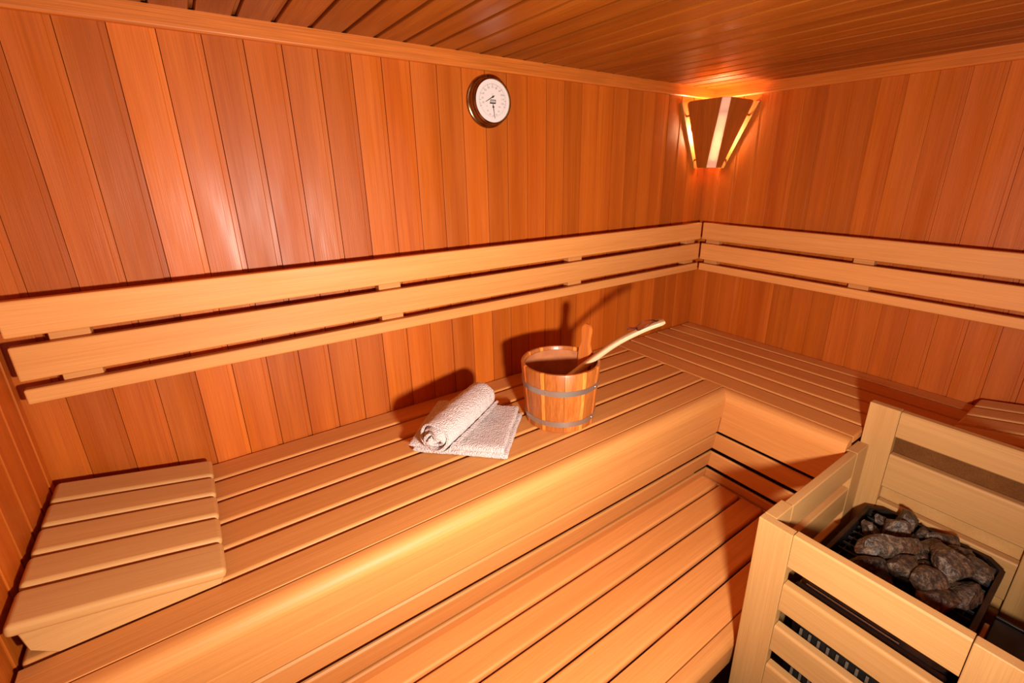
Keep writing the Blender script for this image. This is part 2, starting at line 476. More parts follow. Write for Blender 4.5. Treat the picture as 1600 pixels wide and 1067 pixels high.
# knee boards of the back bench
def kn_back():
    knee(bb, (0, 0, ZB), (1, 0, 0), (0, 1, 0), 0.0, (lambda y, z: X0), (lambda y, z: y + 0.002))
kn_back()
link('knee_backing', boxm('knee_backing', X0, -0.62, -0.535, -0.515, ZB - .50, ZB - .18), M_BENCH, bb, color=(.8, .2, .3, 1))

# right bench: frame X=-y, Y=+x
YE = -W + 0.008
br = thing('upper_bench', (-0.3, -0.8, 0), 'slatted upper bench along the right wall, shaded behind the heater guard', 'bench')
edges = [(0.003, 0.0745), (0.086, 0.178), (0.1895, 0.2815), (0.293, 0.385), (0.3965, 0.4885), (0.500, 0.5975)]
for i, (a, b) in enumerate(edges):
    ln = -YE - .004 if i < 5 else 1.066 - .004
    link('slat', slab('slat', ln, b - a, 0.027, 0.007, 3), M_BENCH, br, mtx=fr((-b, -0.004, ZB - .027), (0, -1, 0), (1, 0, 0)), color=slatc())
NE = 1.066
def right_apron(name, prof, color):
    return link(name, extr(name, prof, 0.0, (lambda y, z: -y + 0.0), (lambda y, z: NE)), M_BENCH, br, mtx=fr((0, 0, ZB), (0, -1, 0), (1, 0, 0)), color=color)
right_apron('apron_board', apron_prof(), (1.02, .13, .4, 1))
right_apron('apron_strip', STRIP, (1.03, .55, .3, 1))
knee(br, (0, 0, ZB), (0, -1, 0), (1, 0, 0), 0.0, (lambda y, z: -y + 0.001), (lambda y, z: NE))
for y in (-0.62, -1.0, -1.50):
    seat_support(br, 'batten', (-0.49 if y < -1.1 else -0.585, y, ZB - .075), (0, -1, 0), (1, 0, 0), 0.05, 0.48 if y < -1.1 else 0.575, 0.047)
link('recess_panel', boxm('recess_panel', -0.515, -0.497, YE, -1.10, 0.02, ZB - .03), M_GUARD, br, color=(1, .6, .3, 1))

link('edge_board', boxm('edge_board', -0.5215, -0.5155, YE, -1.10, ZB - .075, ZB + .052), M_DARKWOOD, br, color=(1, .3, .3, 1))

# lower bench
ZL = -0.485 + ZB
lb = thing('lower_bench', (-1.5, -0.8, 0), 'slatted lower step bench in front of the back bench, rounded front edge', 'bench')
XLE = -0.540
for i in range(5):
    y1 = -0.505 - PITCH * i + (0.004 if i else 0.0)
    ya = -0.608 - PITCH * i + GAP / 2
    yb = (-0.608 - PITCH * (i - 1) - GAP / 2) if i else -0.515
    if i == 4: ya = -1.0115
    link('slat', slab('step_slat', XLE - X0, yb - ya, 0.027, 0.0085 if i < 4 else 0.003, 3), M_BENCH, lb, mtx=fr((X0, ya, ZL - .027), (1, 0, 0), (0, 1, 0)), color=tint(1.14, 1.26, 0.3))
pr = [(-1.015, -0.022), (-1.015, -0.0015), (-1.0165, 0.0)]
for k in range(9):
    a = radians(90 - k * 90 / 8); pr.append((-(1.027 + .028 * cos(a)), -.028 + .028 * sin(a)))
pr += [(-1.052, -0.07), (-1.046, -0.112), (-1.043, -0.115), (-1.020, -0.115)]
link('apron_board', extr('apron_board', pr, XLE - X0), M_BENCH, lb, mtx=fr((X0, 0, ZL), (1, 0, 0), (0, 1, 0)), color=(1.0, .9, .3, 1))
for x in (-2.45, -1.301, -0.62):
    link('batten', slab('batten', 0.084, 0.49, 0.045, 0.002, 1), M_BENCH, lb, mtx=fr((x, -1.01, ZL - .073), (1, 0, 0), (0, 1, 0)), color=slatc())
link('end_rail', slab('end_rail', 0.50, 0.022, 0.03, 0.003, 1), M_BENCH, lb, mtx=fr((-0.538, -0.53, ZL - .034), (0, -1, 0), (1, 0, 0)), color=slatc())
for x in (-2.45, -1.28, -0.62):
    link('leg', slab('leg', 0.045, 0.045, ZL - .0735, 0.003, 1), M_BENCH, lb, mtx=fr((x, -0.99, 0), (1, 0, 0), (0, 1, 0)), color=slatc())

# ------------------------------------------------------------------ backrests
def backrest(name_label, org, ux, uy, length, sup, cutleft):
    t = thing('backrest', org, name_label, 'backrest')
    for i, (zt, zb) in enumerate(((0.5606, 0.4772), (0.4568, 0.3736), (0.354, 0.3163))):
        x0 = cutleft[i]
        h = zt - zb
        me = slab('rest_slat', length - x0, h, 0.024, 0.005, 2)
        # X along the wall, Y down, Z out of the wall
        o = Vector(org) + Vector(ux) * x0 + Vector((0, 0, ZB + zt)) + Vector(uy) * 0.0365
        o.z = ZB + zt
        link('slat', me, M_BENCH, t, mtx=fr(o, ux, (0, 0, -1)), color=tint(1.08, 1.2, 0.4))
    for s in sup:
        o = Vector(org) + Vector(ux) * s; o.z = ZB + 0.55
        link('support', slab('support', 0.075, 0.228, 0.0355, 0.003, 1), M_BENCH, t, mtx=fr(o, ux, (0, 0, -1)), color=tint(0.95, 1.05, 0.3))
    return t
# back wall: X=+x, Z(out) = X x (-z) = (1,0,0)x(0,0,-1) = (0*-1-0*0, 0*0-1*-1, 0) = (0,1,0) -> flip the length direction
backrest('three-board wooden backrest on the back wall below the round thermometer', (-0.0625, -0.001, 0), (-1, 0, 0), (0, -1, 0), L - 0.0625 - .022, (0.012, 0.80, 1.608, 2.385), (0, 0, 0))
# right wall: length must give X x (-z) = -x : X = +y ... start at the doorway end
backrest('three-board wooden backrest on the right wall meeting the other in the corner', (-0.001, -W + .02, 0), (0, 1, 0), (-1, 0, 0), W - 0.02 - 0.0645, (0.10, 0.745, 1.43), (0, 0, 0))

# ------------------------------------------------------------------ headrests
def make_headrest(label, org, ux, up_room):
    """ux: direction in which it rises; up_room: direction from the wall into the room"""
    ux = Vector(ux); rm = Vector(up_room)
    t = thing('headrest', org, label, 'headrest', 'wedge headrests on the upper benches')
    ang = math.atan2(0.058, 0.30); ln = 0.3200; sl = math.tan(ang); up = Vector((0, 0, 1))
    sx = (ux + up * sl).normalized()
    w = 0.482; n = 5; pw = w / n; gw = 0.0095
    org = Vector(org)
    flip = ux.cross(rm).z < 0      # ux x rm points down
    for i in range(n):
        last = i == n - 1
        wd = pw - gw + (0.010 if last else 0)
        me = slab('head_slat', ln, wd, 0.026, 0.0105, 4)
        s0 = org + rm * (0.045 + pw * i) + up * 0.0135
        if flip: o, uy = s0 + rm * wd, -rm
        else: o, uy = s0, rm
        link('slat', me, M_GUARD, t, mtx=fr(o, sx, uy), color=tint(1.03, 1.12, 0.25))
    for dk in (0.497, 0.10):
        pts = [(0.010, 0.0), (0.262, 0.0), (0.294, 0.028), (0.299, 0.0130 + 0.299 * sl), (0.005, 0.0130 + 0.005 * sl)]
        bm = bmesh.new(); loc0 = rm * dk; th = rm * 0.022
        a = [bm.verts.new(ux * x + up * z + loc0) for x, z in pts]; b = [bm.verts.new(ux * x + up * z + loc0 + th) for x, z in pts]
        for i in range(5): bm.faces.new((a[i], a[(i + 1) % 5], b[(i + 1) % 5], b[i]))
        bm.faces.new(a); bm.faces.new(b)
        bmesh.ops.recalc_face_normals(bm, faces=bm.faces)
        bmesh.ops.bevel(bm, geom=list(bm.edges), offset=0.002, segments=1, affect='EDGES')
        link('side_panel', mesh_from_bm(bm, 'side_panel'), M_GUARD, t, loc=org, color=tint(0.97, 1.04, 0.25))
    return t
make_headrest('slatted wedge headrest on the back bench against the left wall', (-2.2865, 0, ZB), (-1, 0, 0), (0, -1, 0))
make_headrest('slatted wedge headrest on the right bench behind the heater guard', (0.015, -1.250, ZB), (0, -1, 0), (-1, 0, 0))

# ------------------------------------------------------------------ heater guard
hg = thing('heater_guard', (-0.85, -1.3, 0), 'pale wooden rail guard fenced around the black sauna heater', 'guard')
def gtint(): return tint(0.88, 0.96, 0.25)
def up_board(name, x0, x1, y0, y1, z0, z1, r=0.003):
    dx, dy, dz = x1 - x0, y1 - y0, z1 - z0
    # local X is up
    return link(name, slab('up_' + name, dz, dx, dy, r, 2), M_GUARD, hg, mtx=fr((x0, y0, z0), (0, 0, 1), (1, 0, 0)), color=gtint())
XF = -1.160
zt = ZB - 0.026
up_board('post', XF, XF + .028, -1.152, -1.066, 0, zt)
up_board('post', XF, XF + .028, -1.574, -1.486, 0, zt)
up_board('corner_block', XF + .0285, -1.047, -1.0985, -1.066, 0, zt)
XR = -0.550
zr = ZB + 0.116
up_board('post', XR, XR + .027, -1.155, -1.072, 0, zr)
up_board('post', XR, XR + .027, -1.574, -1.490, 0, zr)
up_board('corner_block', -0.637, XR - .0005, -1.0985, -1.066, 0, ZB - 0.029)
# front and back rails: board cross-section with a big bevel on the upper front edge
link('bracket', slab('bracket', 0.075, 0.010, 0.02, 0.002, 1), M_GUARD, hg, mtx=fr((-0.875, -1.4890, ZB - .262), (1, 0, 0), (0, 1, 0)), color=gtint())
def rail_y(x0, th, y0, y1, ztop, zbot, front, big=True, soft=0.016):
    """rail along y; front = -1 when its face looks towards -x"""
    h = ztop - zbot
    # local X along -y, local Y = up?, build profile in (a=depth from face, z)
    prof = [(0.0, 0.004), (0.0, h - soft)] + [(soft * 0.75 * (1 - cos(radians(t))), h - soft + soft * sin(radians(t))) for t in (25, 45, 65, 90)] if big else [(0.0, 0.004), (0.0, h - .004), (0.004, h)]
    prof = prof + [(th - .003, h), (th, h - .003), (th, 0.003), (th - .003, 0), (0.004, 0)]
    # local frame: X=-y, Y=+x, Z=up  (X x Y = (-y) x (x) = +z)
    return link('rail', extr('rail_profile', [(round(a, 5), round(z, 5)) for a, z in prof], y1 - y0), M_GUARD, hg, mtx=fr((x0, y1, ZB + zbot), (0, -1, 0), (1, 0, 0)), color=gtint())
for k, (za, zb) in enumerate(((-0.023, -0.122), (-0.177, -0.263), (-0.317, -0.404), (-0.457, -0.543), (-0.597, -0.683), (-0.737, -0.823))):
    rail_y(XF, .028, -1.4848, -1.1535, za, zb, -1, big=k > 0, soft=0.010)
for k, (za, zb) in enumerate(((0.114, 0.027), (-0.034, -0.154), (-0.207, -0.336), (-0.390, -0.51), (-0.56, -0.68))):
    rail_y(XR, .027, -1.4885, -1.1565, za, zb, -1, big=k > 0, soft=0.008)
# side rails along x, inside face of the left side
for k, (za, zb) in enumerate(((-0.029, -0.118), (-0.158, -0.25), (-0.30, -0.40), (-0.44, -0.54))):
    link('rail', slab('side_rail', 0.408, 0.025, za - zb, 0.004, 2), M_GUARD, hg, mtx=fr((-1.046, -1.098, ZB + zb), (1, 0, 0), (0, 1, 0)), color=gtint())

# ------------------------------------------------------------------ heater
HX0, HX1, HY0, HY1 = -1.065, -0.565, -1.474, -1.146
ZH = ZB - 0.212
ht = thing('sauna_heater', ((HX0 + HX1) / 2, (HY0 + HY1) / 2, 0), 'black sauna heater with an open stone grate inside the wooden guard', 'heater')
bm = bmesh.new()
# body: open tray at the top
def ring(x0, x1, y0, y1, z, c=0.035):
    pts = [(x0 + c, y0), (x1 - c, y0), (x1, y0 + c), (x1, y1 - c), (x1 - c, y1), (x0 + c, y1), (x0, y1 - c), (x0, y0 + c)]
    return [bm.verts.new((x, y, z)) for x, y in pts]
e = 0.004
rs = [ring(HX0 + .02, HX1 - .02, HY0 + .02, HY1 - .02, 0.12), ring(HX0 + e, HX1 - e, HY0 + e, HY1 - e, 0.16), ring(HX0 + e, HX1 - e, HY0 + e, HY1 - e, ZH - .004),
      ring(HX0 + .012, HX1 - .012, HY0 + .012, HY1 - .012, ZH - .004, .03), ring(HX0 + .014, HX1 - .014, HY0 + .014, HY1 - .014, ZH - .10, .03)]
for a, b in zip(rs, rs[1:]):
    for i in range(8): bm.faces.new((a[i], a[(i + 1) % 8], b[(i + 1) % 8], b[i]))
bm.faces.new(rs[0]); bm.faces.new(rs[-1])
link('body', mesh_from_bm(bm, 'body', 30), M_IRON, ht)
bm = bmesh.new()
rs = [ring(HX0, HX1, HY0, HY1, ZH - .020), ring(HX0, HX1, HY0, HY1, ZH), ring(HX0 + .011, HX1 - .011, HY0 + .011, HY1 - .011, ZH, .031), ring(HX0 + .011, HX1 - .011, HY0 + .011, HY1 - .011, ZH - .02, .031)]
for a, b in zip(rs, rs[1:] + rs[:1]):
    for i in range(8): bm.faces.new((a[i], a[(i + 1) % 8], b[(i + 1) % 8], b[i]))
tag(link('rim', mesh_from_bm(bm, 'rim', 30), M_RUST, ht), 'heat-browned steel rim')
# grate bars
gz = ZH - 0.012
for i in range(13):
    x = HX0 + .045 + i * 0.0345
    link('grate_bar', slab('grate_bar_y', 0.296, 0.006, 0.010, 0.0015, 1), M_IRON, ht, mtx=fr((x, HY1 - .016, gz - .010), (0, -1, 0), (1, 0, 0)))
for i in range(9):
    y = HY0 + .03 + i * 0.0335
    link('grate_bar', slab('grate_bar_x', 0.46, 0.006, 0.008, 0.0015, 1), M_IRON, ht, mtx=fr((HX0 + .02, y, gz - .018), (1, 0, 0), (0, 1, 0)))
# ceramic humidity block at the right end of the grate
link('water_cup', slab('water_cup', 0.070, 0.032, 0.020, 0.004, 2), M_CERAMIC, ht, mtx=fr((-0.675, HY0 + .015, gz - .008), (1, 0, 0), (0, 1, 0)))
# front: glossy rim bar and vent fins seen between the rails
link('front_bar', slab('front_bar', 0.315, 0.022, 0.022, 0.006, 3), M_BLACK, ht, mtx=fr((HX0 - .024, HY1 - .008, ZH - .028), (0, -1, 0), (1, 0, 0)))
bm = bmesh.new(); tube_bm(bm, [(-1.0915, -1.182, ZB - .1935), (-1.0915, -1.382, ZB - .1935)], .0016, 8)  # bright steel rod added in place of the light's glint along the front bar
link('glint_rod', mesh_from_bm(bm, 'glint_rod'), M_RIVET, ht)
for i in range(13):
    link('vent_fin', slab('vent_fin', 0.30, 0.004, 0.007, 0.0008, 1), M_VENT, ht, mtx=fr((HX0 - .004, HY1 - .045 - .0225 * i, ZH - .452), (0, 0, 1), (1, 0, 0)))
link('foot', boxm('foot', -0.94, -0.90, -1.40, -1.22, 0, .125), M_IRON, ht)
link('foot', boxm('foot', -0.73, -0.69, -1.40, -1.22, 0, .125), M_IRON, ht)

cb = thing('control_box', (-0.8, -1.53, 0), 'glossy black box between the heater and the doorway wall', 'box')
link('housing', slab('housing', 0.345, 0.085, 0.56, 0.004, 2), M_IRON, cb, mtx=fr((-1.10, -1.575, 0.12), (1, 0, 0), (0, 1, 0)))
link('highlight_bar', slab('highlight_bar', 0.085, 0.006, 0.012, 0.002, 2), M_BLACK, cb, mtx=fr((-0.7545, -1.490, ZB - .256), (0, -1, 0), (1, 0, 0)))  # glossy strip added for the highlight line along the box edge
link('foot', boxm('foot', -1.05, -0.80, -1.565, -1.50, 0, .121), M_BLACK, cb)

# ------------------------------------------------------------------ heater stones
def stone(px, py, a, b, c, rot, seed, label, dz=0.0, red=0.5, tone=1.0):
    rg = random.Random(seed)
    bm = bmesh.new(); bmesh.ops.create_icosphere(bm, subdivisions=3, radius=1.0)
    planes = []
    for _ in range(9):
        v = Vector((rg.gauss(0, 1), rg.gauss(0, 1), rg.gauss(0, 1))).normalized(); planes.append((v, rg.uniform(0.46, 0.80)))
    for v in bm.verts:
        p = v.co.copy()
        for n, d in planes:
            t = p.dot(n) - d
            if t > 0: p -= n * t
        p *= 1 + 0.16 * noise.noise(p * 2.1 + Vector((seed, 0, 0))) + 0.10 * noise.noise(p * 5 + Vector((0, seed, 0)))
        v.co = Vector((p.x * a * 1.16, p.y * b * 1.13, p.z * c * 1.25))
    me = mesh_from_bm(bm, 'heater_stone', 28)
    zmin = min(v.co.z for v in me.vertices)
    o = link('heater_stone', me, M_STONE, mtx=Matrix.Translation((px, py, gz - zmin + dz)) @ Matrix.Rotation(rot, 4, 'Z'), color=(tone * .80, rg.random(), red, 1))
    tag(o, label, 'stone', 'stones heaped on the heater')
    return o
IR = math.atan2(-0.586, 0.81)      # direction that runs left to right in the picture
STONES = [
 (-0.683, -1.241, .040, .038, .034, 0.2, 11, 'three-cornered grey stone near the back left of the heater grate', 0, .3, 1.15),
 (-0.745, -1.205, .026, .028, .024, 0.4, 12, 'small blocky reddish-grey stone, leftmost on the open grate', 0, .6, .95),
 (-0.620, -1.254, .032, .034, .028, -.6, 13, 'dark steep stone at the back edge, behind the three-cornered grey stone', 0, .3, .75),
 (-0.655, -1.203, .018, .018, .018, 0.3, 14, 'smallest brown stone in the back left of the heap', 0, .9, .8),
 (-0.622, -1.303, .025, .020, .020, 0.2, 15, 'small flat stone in the middle of the back row', 0, .4, .8),
 (-0.617, -1.343, .038, .028, .022, -.2, 16, 'wedge-shaped stone with pale flecks at the back right of the heap', 0, .3, .9),
 (-0.795, -1.262, .094, .034, .034, 0.05, 17, 'longest stone, a flat bar lying across the left of the heap', .012, .55, 1.1),
 (-0.690, -1.330, .042, .032, .026, 0.35, 18, 'greyish stone touching the right tip of the longest stone', .004, .3, .9),
 (-0.752, -1.378, .052, .058, .040, 0.9, 19, 'largest blocky grey stone right of the middle of the heap', .010, .2, 1.05),
 (-0.640, -1.394, .036, .026, .024, -.3, 20, 'brown stone behind the largest blocky stone', .004, .5, .9),
 (-0.706, -1.420, .034, .040, .030, 0.7, 21, 'rounded grey stone, rightmost beside the ceramic cup', 0, .2, .95),
 (-0.842, -1.312, .044, .038, .034, 0.2, 22, 'mottled brown stone in front of the longest stone', .004, .4, .85),
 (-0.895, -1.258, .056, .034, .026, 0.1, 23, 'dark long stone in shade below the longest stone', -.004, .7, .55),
 (-0.862, -1.366, .050, .040, .034, 0.3, 24, 'greyish stone in front of the largest blocky stone', .002, .3, .95),
 (-0.815, -1.428, .052, .034, .030, 0.25, 25, 'pointed oval stone at the front right of the heap', .002, .3, 1.0),
 (-0.885, -1.402, .044, .036, .032, -.4, 26, 'reddish humped stone nearest to the front rail', .002, .8, .9),
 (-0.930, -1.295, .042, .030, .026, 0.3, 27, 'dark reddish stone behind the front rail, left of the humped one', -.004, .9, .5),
 (-0.672, -1.287, .020, .018, .016, 0.0, 28, 'pebble wedged between the three-cornered stone and the back row', 0, .7, .7),
 (-0.800, -1.348, .034, .020, .022, 0.1, 29, 'small brown stone between the longest and the largest stone', .010, .6, .8),
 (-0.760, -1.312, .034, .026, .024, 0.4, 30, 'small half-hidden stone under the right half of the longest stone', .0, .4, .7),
]
for s in STONES:
    stone(s[0], s[1], s[2], s[3], s[4], IR + s[5], s[6], s[7], s[8], s[9], s[10])

# ------------------------------------------------------------------ corner lamp
lp = thing('corner_lamp', (0, 0, ZB + 0.829), 'lit wooden corner lamp with a bright slit, high in the corner', 'lamp')
ZT, ZBt = ZB + 1.116, ZB + 0.829
def quadboard(name, q, th, mat, color, rnd=0.0):
    """four corners (3D), thickened along the normal"""
    q = [Vector(v) for v in q]
    n = (q[1] - q[0]).cross(q[3] - q[0]).normalized()
    bm = bmesh.new()
    c = sum(q, Vector()) / 4
    ux = (q[2] + q[3] - q[0] - q[1]).normalized()     # along the height -> local X (grain)
    uy = n.cross(ux)
    M = fr(c, ux, uy); Mi = M.inverted()
    a = [bm.verts.new(Mi @ (v + n * th / 2)) for v in q]; b = [bm.verts.new(Mi @ (v - n * th / 2)) for v in q]
    for i in range(4): bm.faces.new((a[i], a[(i + 1) % 4], b[(i + 1) % 4], b[i]))
    bm.faces.new(a); bm.faces.new(b)
    bmesh.ops.recalc_face_normals(bm, faces=bm.faces)
    if rnd: 
        es = [ed for ed in bm.edges if {ed.verts[0], ed.verts[1]} == {a[3], b[3]}]
        bmesh.ops.bevel(bm, geom=es, offset=rnd, segments=4, affect='EDGES', profile=0.5)
    return link(name, mesh_from_bm(bm, name), mat, lp, mtx=M, color=color)
def mir(p): return (p[1], p[0], p[2])
# left panel (its outer edge near the back wall), corners: bottom outer, bottom inner, top inner, top outer
pl = [(-0.103, -0.026, ZBt), (-0.114, -0.083, ZBt), (-0.229, -0.203, ZT), (-0.232, -0.030, ZT)]
quadboard('shade_panel', pl, 0.008, M_SHADE, (0.95, .3, .3, 1), 0.016)
quadboard('shade_panel', [mir(p) for p in pl], 0.008, M_SHADE, (1.0, .7, .3, 1), 0.016)
tag(quadboard('light_strip', [pl[1], mir(pl[1]), mir(pl[2]), pl[2]], 0.006, M_GLOW, (1, 1, 1, 1)), 'frosted strip glowing between the two shade panels')
# frames lying on the walls
fq = [(-0.083, -0.007, ZBt - .004), (-0.112, -0.007, ZBt - .004), (-0.252, -0.007, ZT - .004), (-0.222, -0.007, ZT - .004)]
quadboard('wall_frame', fq, 0.012, M_FRAME, (1, .2, .3, 1))
quadboard('wall_frame', [mir(p) for p in fq], 0.012, M_FRAME, (1, .6, .3, 1))
def lerp(a, b, t): return tuple(a[i] * (1 - t) + b[i] * t for i in range(3))
for t in (0.13, 0.80):
    po = lerp(pl[0], pl[3], t); pf = lerp(lerp(fq[0], fq[3], t), lerp(fq[1], fq[2], t), .5)
    for mm_ in (lambda p: p, mir):
        a = Vector(mm_(po)); b = Vector(mm_(pf)); d = (b - a)
        bm = bmesh.new(); tube_bm(bm, [a - d * .1, b + d * .05], 0.005, 8)
        link('cross_peg', mesh_from_bm(bm, 'cross_peg'), M_SHADE, lp)
    pi_ = lerp(pl[1], pl[2], t)
    a = Vector(pi_) + Vector((.012, .012, 0)); b = Vector(mir(pi_)) + Vector((.012, .012, 0)); d = b - a
    bm = bmesh.new(); tube_bm(bm, [a - d * .4, b + d * .4], 0.006, 8)
    link('cross_batten', mesh_from_bm(bm, 'cross_batten'), M_SHADE, lp)
socket = link('bulb_socket', lathe('bulb_socket', [(0, 0), (.02, 0), (.02, .05), (.016, .055), (0, .055)], 20), M_DIAL, lp, mtx=Matrix.Translation((-0.07, -0.07, ZB + 0.885)))
link('socket_bracket', boxm('socket_bracket', -0.075, -0.001, -0.075, -0.001, ZB + .872, ZB + .885), M_DIAL, lp)
tag(link('bulb', lathe('bulb', [(0, 0), (.014, 0), (.018, .012), (.034, .034), (.038, .052), (.032, .072), (.016, .085), (0, .088)], 24), M_BULB, lp, mtx=Matrix.Translation((-0.07, -0.07, ZB + 0.9405))), 'glowing light bulb')

# ------------------------------------------------------------------ thermometer
th = thing('wall_thermometer', (-1.290, 0, ZB + 1.045), 'round brass thermometer with a white dial on the back wall', 'thermometer')
TM = fr((-1.290, -0.0005, ZB + 1.045), (1, 0, 0), (0, 0, 1))       # local Z = X x Z = -y (into the room)
link('case', lathe('case', [(0, 0), (.083, 0), (.083, .004), (.081, .0075), (.077, .009), (.0745, .012), (.0725, .018), (.072, .028), (.0735, .032), (.0725, .037), (.070, .0395), (.0675, .039), (.066, .034), (0, .034)], 64, 30), M_BRASS, th, mtx=TM)
link('dial', lathe('dial', [(0, .0342), (.0662, .0342), (.0662, .0348), (0, .0348)], 64), M_DIAL, th, mtx=TM)
def flat_poly(bm, pts, z):
    bm.faces.new([bm.verts.new((x, y, z)) for x, y in pts])
def text_into(bm, s, x, y, size, z):
    cu = bpy.data.curves.new('t', 'FONT'); cu.body = s; cu.size = size; cu.align_x = 'CENTER'; cu.align_y = 'CENTER'; cu.resolution_u = 2
    o = bpy.data.objects.new('t', cu); COL.objects.link(o)
    dg = bpy.context.evaluated_depsgraph_get()
    me = o.evaluated_get(dg).to_mesh()
    vs = [bm.verts.new((v.co.x + x, v.co.y + y, z)) for v in me.vertices]
    for p in me.polygons:
        try: bm.faces.new([vs[i] for i in p.vertices])
        except ValueError: pass
    bpy.data.objects.remove(o); bpy.data.curves.remove(cu)
bm = bmesh.new(); bg = bmesh.new(); z = .0351
cx, cy = 0.0, 0.006
for i, s in enumerate(('20', '30', '40', '50', '60', '70', '80', '90', '100', '110', '120')):
    a = radians(200 - i * 22)
    text_into(bm, s, cx + .040 * cos(a), cy + .036 * sin(a), .0085, z)
for i in range(51):
    a = radians(200 - i * 4.4); r0, r1 = (.046, .054) if i % 5 == 0 else (.050, .054)
    n = Vector((-sin(a), cos(a))) * (.0007 if i % 5 == 0 else .0004)
    p, q = Vector((cos(a), sin(a))) * r0, Vector((cos(a), sin(a))) * r1
    flat_poly(bg, [(p + n)[:], (p - n)[:], (q - n)[:], (q + n)[:]], z)
ly = -0.019
for i, s in enumerate(('0', '20', '40', '50', '60', '80', '100')):
    a = radians(175 + i * 31.5)
    text_into(bm, s, .0245 * cos(a) + .001, ly + .0265 * sin(a), .0072, z)
for i in range(31):
    a = radians(190 + i * 160 / 30); r0, r1 = .047, .0505
    n = Vector((-sin(a), cos(a))) * .0004; p, q = Vector((cos(a), sin(a))) * r0, Vector((cos(a), sin(a))) * r1
    flat_poly(bg, [(p + n)[:], (p - n)[:], (q - n)[:], (q + n)[:]], z)
text_into(bm, '°C', -.001, .020, .007, z)
link('numerals', mesh_from_bm(bm, 'numerals', None), M_GREYINK, th, mtx=TM)
link('scale_marks', mesh_from_bm(bg, 'scale_marks', None), M_GREYINK, th, mtx=TM)
# emblem: slanted black plate with a pale band of script
bm = bmesh.new()
flat_poly(bm, [(-.0125, -.0085), (.0115, -.0085), (.0125, .0045), (-.0085, .0045)], z)
link('emblem', mesh_from_bm(bm, 'emblem', None), M_INK, th, mtx=TM)
bm = bmesh.new()
flat_poly(bm, [(-.0095, -.0042), (.0098, -.0042), (.0104, .0022), (-.0072, .0022)], z + .0002)
link('emblem_band', mesh_from_bm(bm, 'emblem_band', None), M_DIAL, th, mtx=TM)
bm = bmesh.new()
for i in range(6):
    x = -.0068 + i * .0028
    flat_poly(bm, [(x - .0006, -.003), (x + .0006, -.003), (x + .0011, .0008), (x - .0001, .0008)], z + .0004)
    flat_poly(bm, [(x + .0003, -.0004), (x + .0017, -.0004), (x + .0017, .0006), (x + .0003, .0006)], z + .0004)
link('emblem_script', mesh_from_bm(bm, 'emblem_script', None), M_INK, th, mtx=TM)
def hand(name, piv, tip, tail, w):
    piv, tip, tail = Vector(piv), Vector(tip), Vector(tail); d = (tip - piv).normalized(); n = Vector((-d.y, d.x))
    bm = bmesh.new()
    for zz in (.0362, .0368):
        flat_poly(bm, [(tail + n * w * .8)[:], (tail - n * w * .8)[:], (piv - n * w)[:], (tip - n * w * .35)[:], (tip + n * w * .35)[:], (piv + n * w)[:]], zz)
    o = link(name, mesh_from_bm(bm, name, None), M_INK, th, mtx=TM)
    h = link('hub', lathe('hub', [(0, .0349), (.0032, .0349), (.0032, .0375), (.002, .0385), (0, .0387)], 20), M_INK, o, mtx=TM @ Matrix.Translation((piv.x, piv.y, 0)))
hand('temperature_hand', (0, .0125), (-.029, -.004), (.0065, .0165), .0014)
hand('humidity_hand', (0.001, -.0185), (.0065, -.0545), (0, -.010), .0013)
link('hanging_screw', lathe('hanging_screw', [(0, .0), (.003, .0), (.003, .002), (0, .003)], 12), M_INK, th, mtx=TM @ Matrix.Translation((0, .0785, .0075)))

